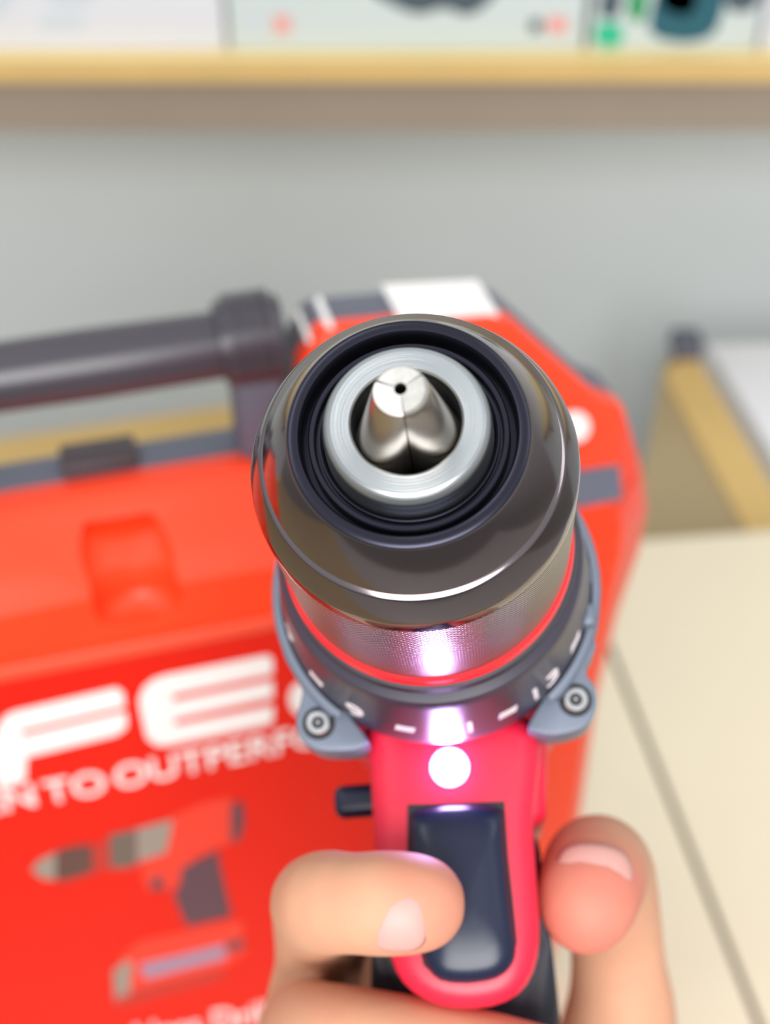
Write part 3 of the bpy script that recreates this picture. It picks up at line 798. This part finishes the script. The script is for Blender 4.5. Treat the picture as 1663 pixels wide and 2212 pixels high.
# ---------------------------------------------------------------- the hand
chains = [
    # index finger on the trigger: tip -> knuckle -> palm
    [(904, 1952, .2245, 8.1), (880, 1951, .2240, 8.5), (825, 1951, .2240, 8.75), (765, 1951, .2258, 8.4), (715, 1949, .2298, 8.9), (690, 1952, .2390, 9.0), (690, 1965, .2560, 9.3), (694, 1990, .272, 10.0), (705, 2040, .298, 11.0), (760, 2120, .333, 13)],
    # middle finger
    [(1180, 2325, .238, 8.4), (1080, 2305, .238, 9.0), (900, 2272, .239, 9.4), (760, 2248, .243, 9.6), (685, 2236, .252, 9.8), (665, 2232, .266, 10.2), (670, 2240, .285, 11), (710, 2260, .308, 12.5), (800, 2280, .335, 15)],
    # back of the hand between the two knuckles
    [(690, 1985, .268, 9.6), (690, 2080, .282, 9.6), (672, 2160, .282, 9.6), (668, 2235, .272, 10)],
    # ring finger
    [(1150, 2570, .247, 8.4), (1040, 2545, .246, 9.0), (860, 2510, .247, 9.4), (740, 2490, .250, 9.6), (690, 2470, .262, 9.8), (720, 2460, .285, 11), (860, 2440, .325, 15)],
    # little finger
    [(1120, 2770, .246, 7.4), (1020, 2750, .246, 8.0), (860, 2720, .247, 8.4), (760, 2700, .252, 8.6), (740, 2680, .268, 9.0), (790, 2640, .29, 10), (900, 2580, .325, 14)],
    # thumb: tip -> joint -> base
    [(1266, 1962, .2460, 8.4), (1270, 1935, .2480, 9.6), (1283, 1890, .2560, 10.3), (1294, 1872, .266, 10.3), (1310, 1900, .280, 10.5), (1326, 1990, .292, 10.4), (1336, 2090, .296, 10.6), (1340, 2200, .300, 12.6), (1310, 2350, .318, 16), (1230, 2480, .33, 18)],
    # palm behind the grip
    [(820, 2120, .325, 13), (860, 2300, .328, 15), (880, 2460, .33, 16), (940, 2600, .335, 16)],
    [(900, 2120, .335, 13), (1040, 2250, .338, 16), (1150, 2350, .335, 17), (1230, 2480, .33, 18)],
    [(860, 2300, .33, 15), (1040, 2380, .342, 17), (1160, 2520, .345, 19)],
    [(940, 2600, .34, 17), (1060, 2560, .345, 19), (1160, 2520, .345, 19)],
    [(1060, 2500, .345, 20), (1120, 2800, .37, 22), (1200, 3150, .40, 24), (1300, 3700, .45, 30)],
    [(1230, 2480, .335, 18), (1160, 2700, .36, 22)],
]
bm = bmesh.new()
ico = bmesh.new(); bmesh.ops.create_icosphere(ico, subdivisions=3, radius=1.0)
iv = [v.co.copy() for v in ico.verts]; iff = [[v.index for v in f.verts] for f in ico.faces]; ico.free()
def add_ball(p_, r_):
    vv = [bm.verts.new(p_ + c_ * r_) for c_ in iv]
    for f in iff: bm.faces.new([vv[i] for i in f])
def catmull(pts, t__, i):
    p0 = pts[max(i - 1, 0)]; p1 = pts[i]; p2 = pts[i + 1]; p3 = pts[min(i + 2, len(pts) - 1)]
    return tuple(0.5 * ((2 * b1) + (-a1_ + c1) * t__ + (2 * a1_ - 5 * b1 + 4 * c1 - d1) * t__ ** 2 + (-a1_ + 3 * b1 - 3 * c1 + d1) * t__ ** 3) for a1_, b1, c1, d1 in zip(p0, p1, p2, p3))
tips = []
for ch in chains:
    w = [tuple(at(a, b2, c_)) + (r_ * MM,) for a, b2, c_, r_ in ch]
    if len(ch) >= 7 and ch[0][3] < 9: tips.append(Vector(w[0][:3]))
    for i in range(len(w) - 1):
        d_ = (Vector(w[i][:3]) - Vector(w[i + 1][:3])).length; n_ = max(2, int(d_ / 0.0022))
        for k_ in range(n_):
            q = catmull(w, k_ / n_, i); add_ball(Vector(q[:3]), q[3])
    add_ball(Vector(w[-1][:3]), w[-1][3])
me = bpy.data.meshes.new('hand'); bm.to_mesh(me); bm.free()
root = at(1060, 2500, .345)
me.transform(Matrix.Translation(-root))
hand = bpy.data.objects.new('person', me); C.objects.link(hand); hand.location = root
rm = hand.modifiers.new('remesh', 'REMESH'); rm.mode = 'VOXEL'; rm.voxel_size = 0.0011; rm.use_smooth_shade = True
sm_ = hand.modifiers.new('smooth', 'SMOOTH'); sm_.iterations = 12; sm_.factor = 0.6
baked(hand)
me = hand.data; me.materials.clear(); me.materials.append(M['skin'])
for f in me.polygons: f.use_smooth = True
att = me.attributes.new('pink', 'FLOAT', 'POINT')
for i, v in enumerate(me.vertices):
    p_ = v.co + root; k_ = 0.10
    for j, t__ in enumerate(tips):
        d_ = (p_ - t__).length
        k_ = max(k_, 0.78 * max(0.0, min(1.0, ((0.019 if j else 0.013) - d_) / 0.009)))
    att.data[i].value = k_
tag(hand, 'hand of a person gripping the drill, index finger on the trigger', 'person')

def nail(center_px, zc_, r_, along, w_ang, length, tiltdir):
    """curved plate on a finger: axis point at center_px/zc_, finger radius r_ (mm)"""
    c_ = at(*center_px, zc_)
    ax = (CM.to_3x3() @ Vector(along)).normalized()
    up = (CM.to_3x3() @ Vector(tiltdir)).normalized(); up = (up - ax * up.dot(ax)).normalized(); sd = ax.cross(up)
    vs, fs = [], []; NR, NS = 8, 32
    def pt(rho, th):
        # superellipse footprint
        cx_, sy_ = math.cos(th), math.sin(th); k1 = (abs(cx_) ** 3.2 + abs(sy_) ** 3.2) ** (-1 / 3.2)
        a = cx_ * k1 * rho; b2 = sy_ * k1 * rho
        an = b2 * w_ang; rr_ = (r_ + 0.35 - 0.7 * rho ** 6) * MM
        return c_ + ax * (a * length / 2 * MM) + (up * math.cos(an) + sd * math.sin(an)) * rr_ - up * (0.9 * MM * a * a)
    vs.append(pt(0, 0))
    for i in range(1, NR + 1):
        for k_ in range(NS): vs.append(pt(i / NR, 2 * PI * k_ / NS))
    for k_ in range(NS):
        fs.append((0, 1 + k_, 1 + (k_ + 1) % NS))
        for i in range(NR - 1):
            fs.append((1 + i * NS + k_, 1 + (i + 1) * NS + k_, 1 + (i + 1) * NS + (k_ + 1) % NS, 1 + i * NS + (k_ + 1) % NS))
    me = mesh('nail', [v - root for v in vs], fs)
    o = link('fingernail', me, M['nail'], hand, smooth=1)
    sd_ = o.modifiers.new('solid', 'SOLIDIFY'); sd_.thickness = 0.0005; sd_.offset = -1
    return o
nail((860, 1958), .2242, 8.60, (1, 0.02, 0.02), 0.68, 9.6, (0.02, -0.06, 1))
nail((1272, 1925), .2500, 9.9, (-0.10, -0.85, 0.5), 0.85, 13.0, (0.0, 0.45, 1))
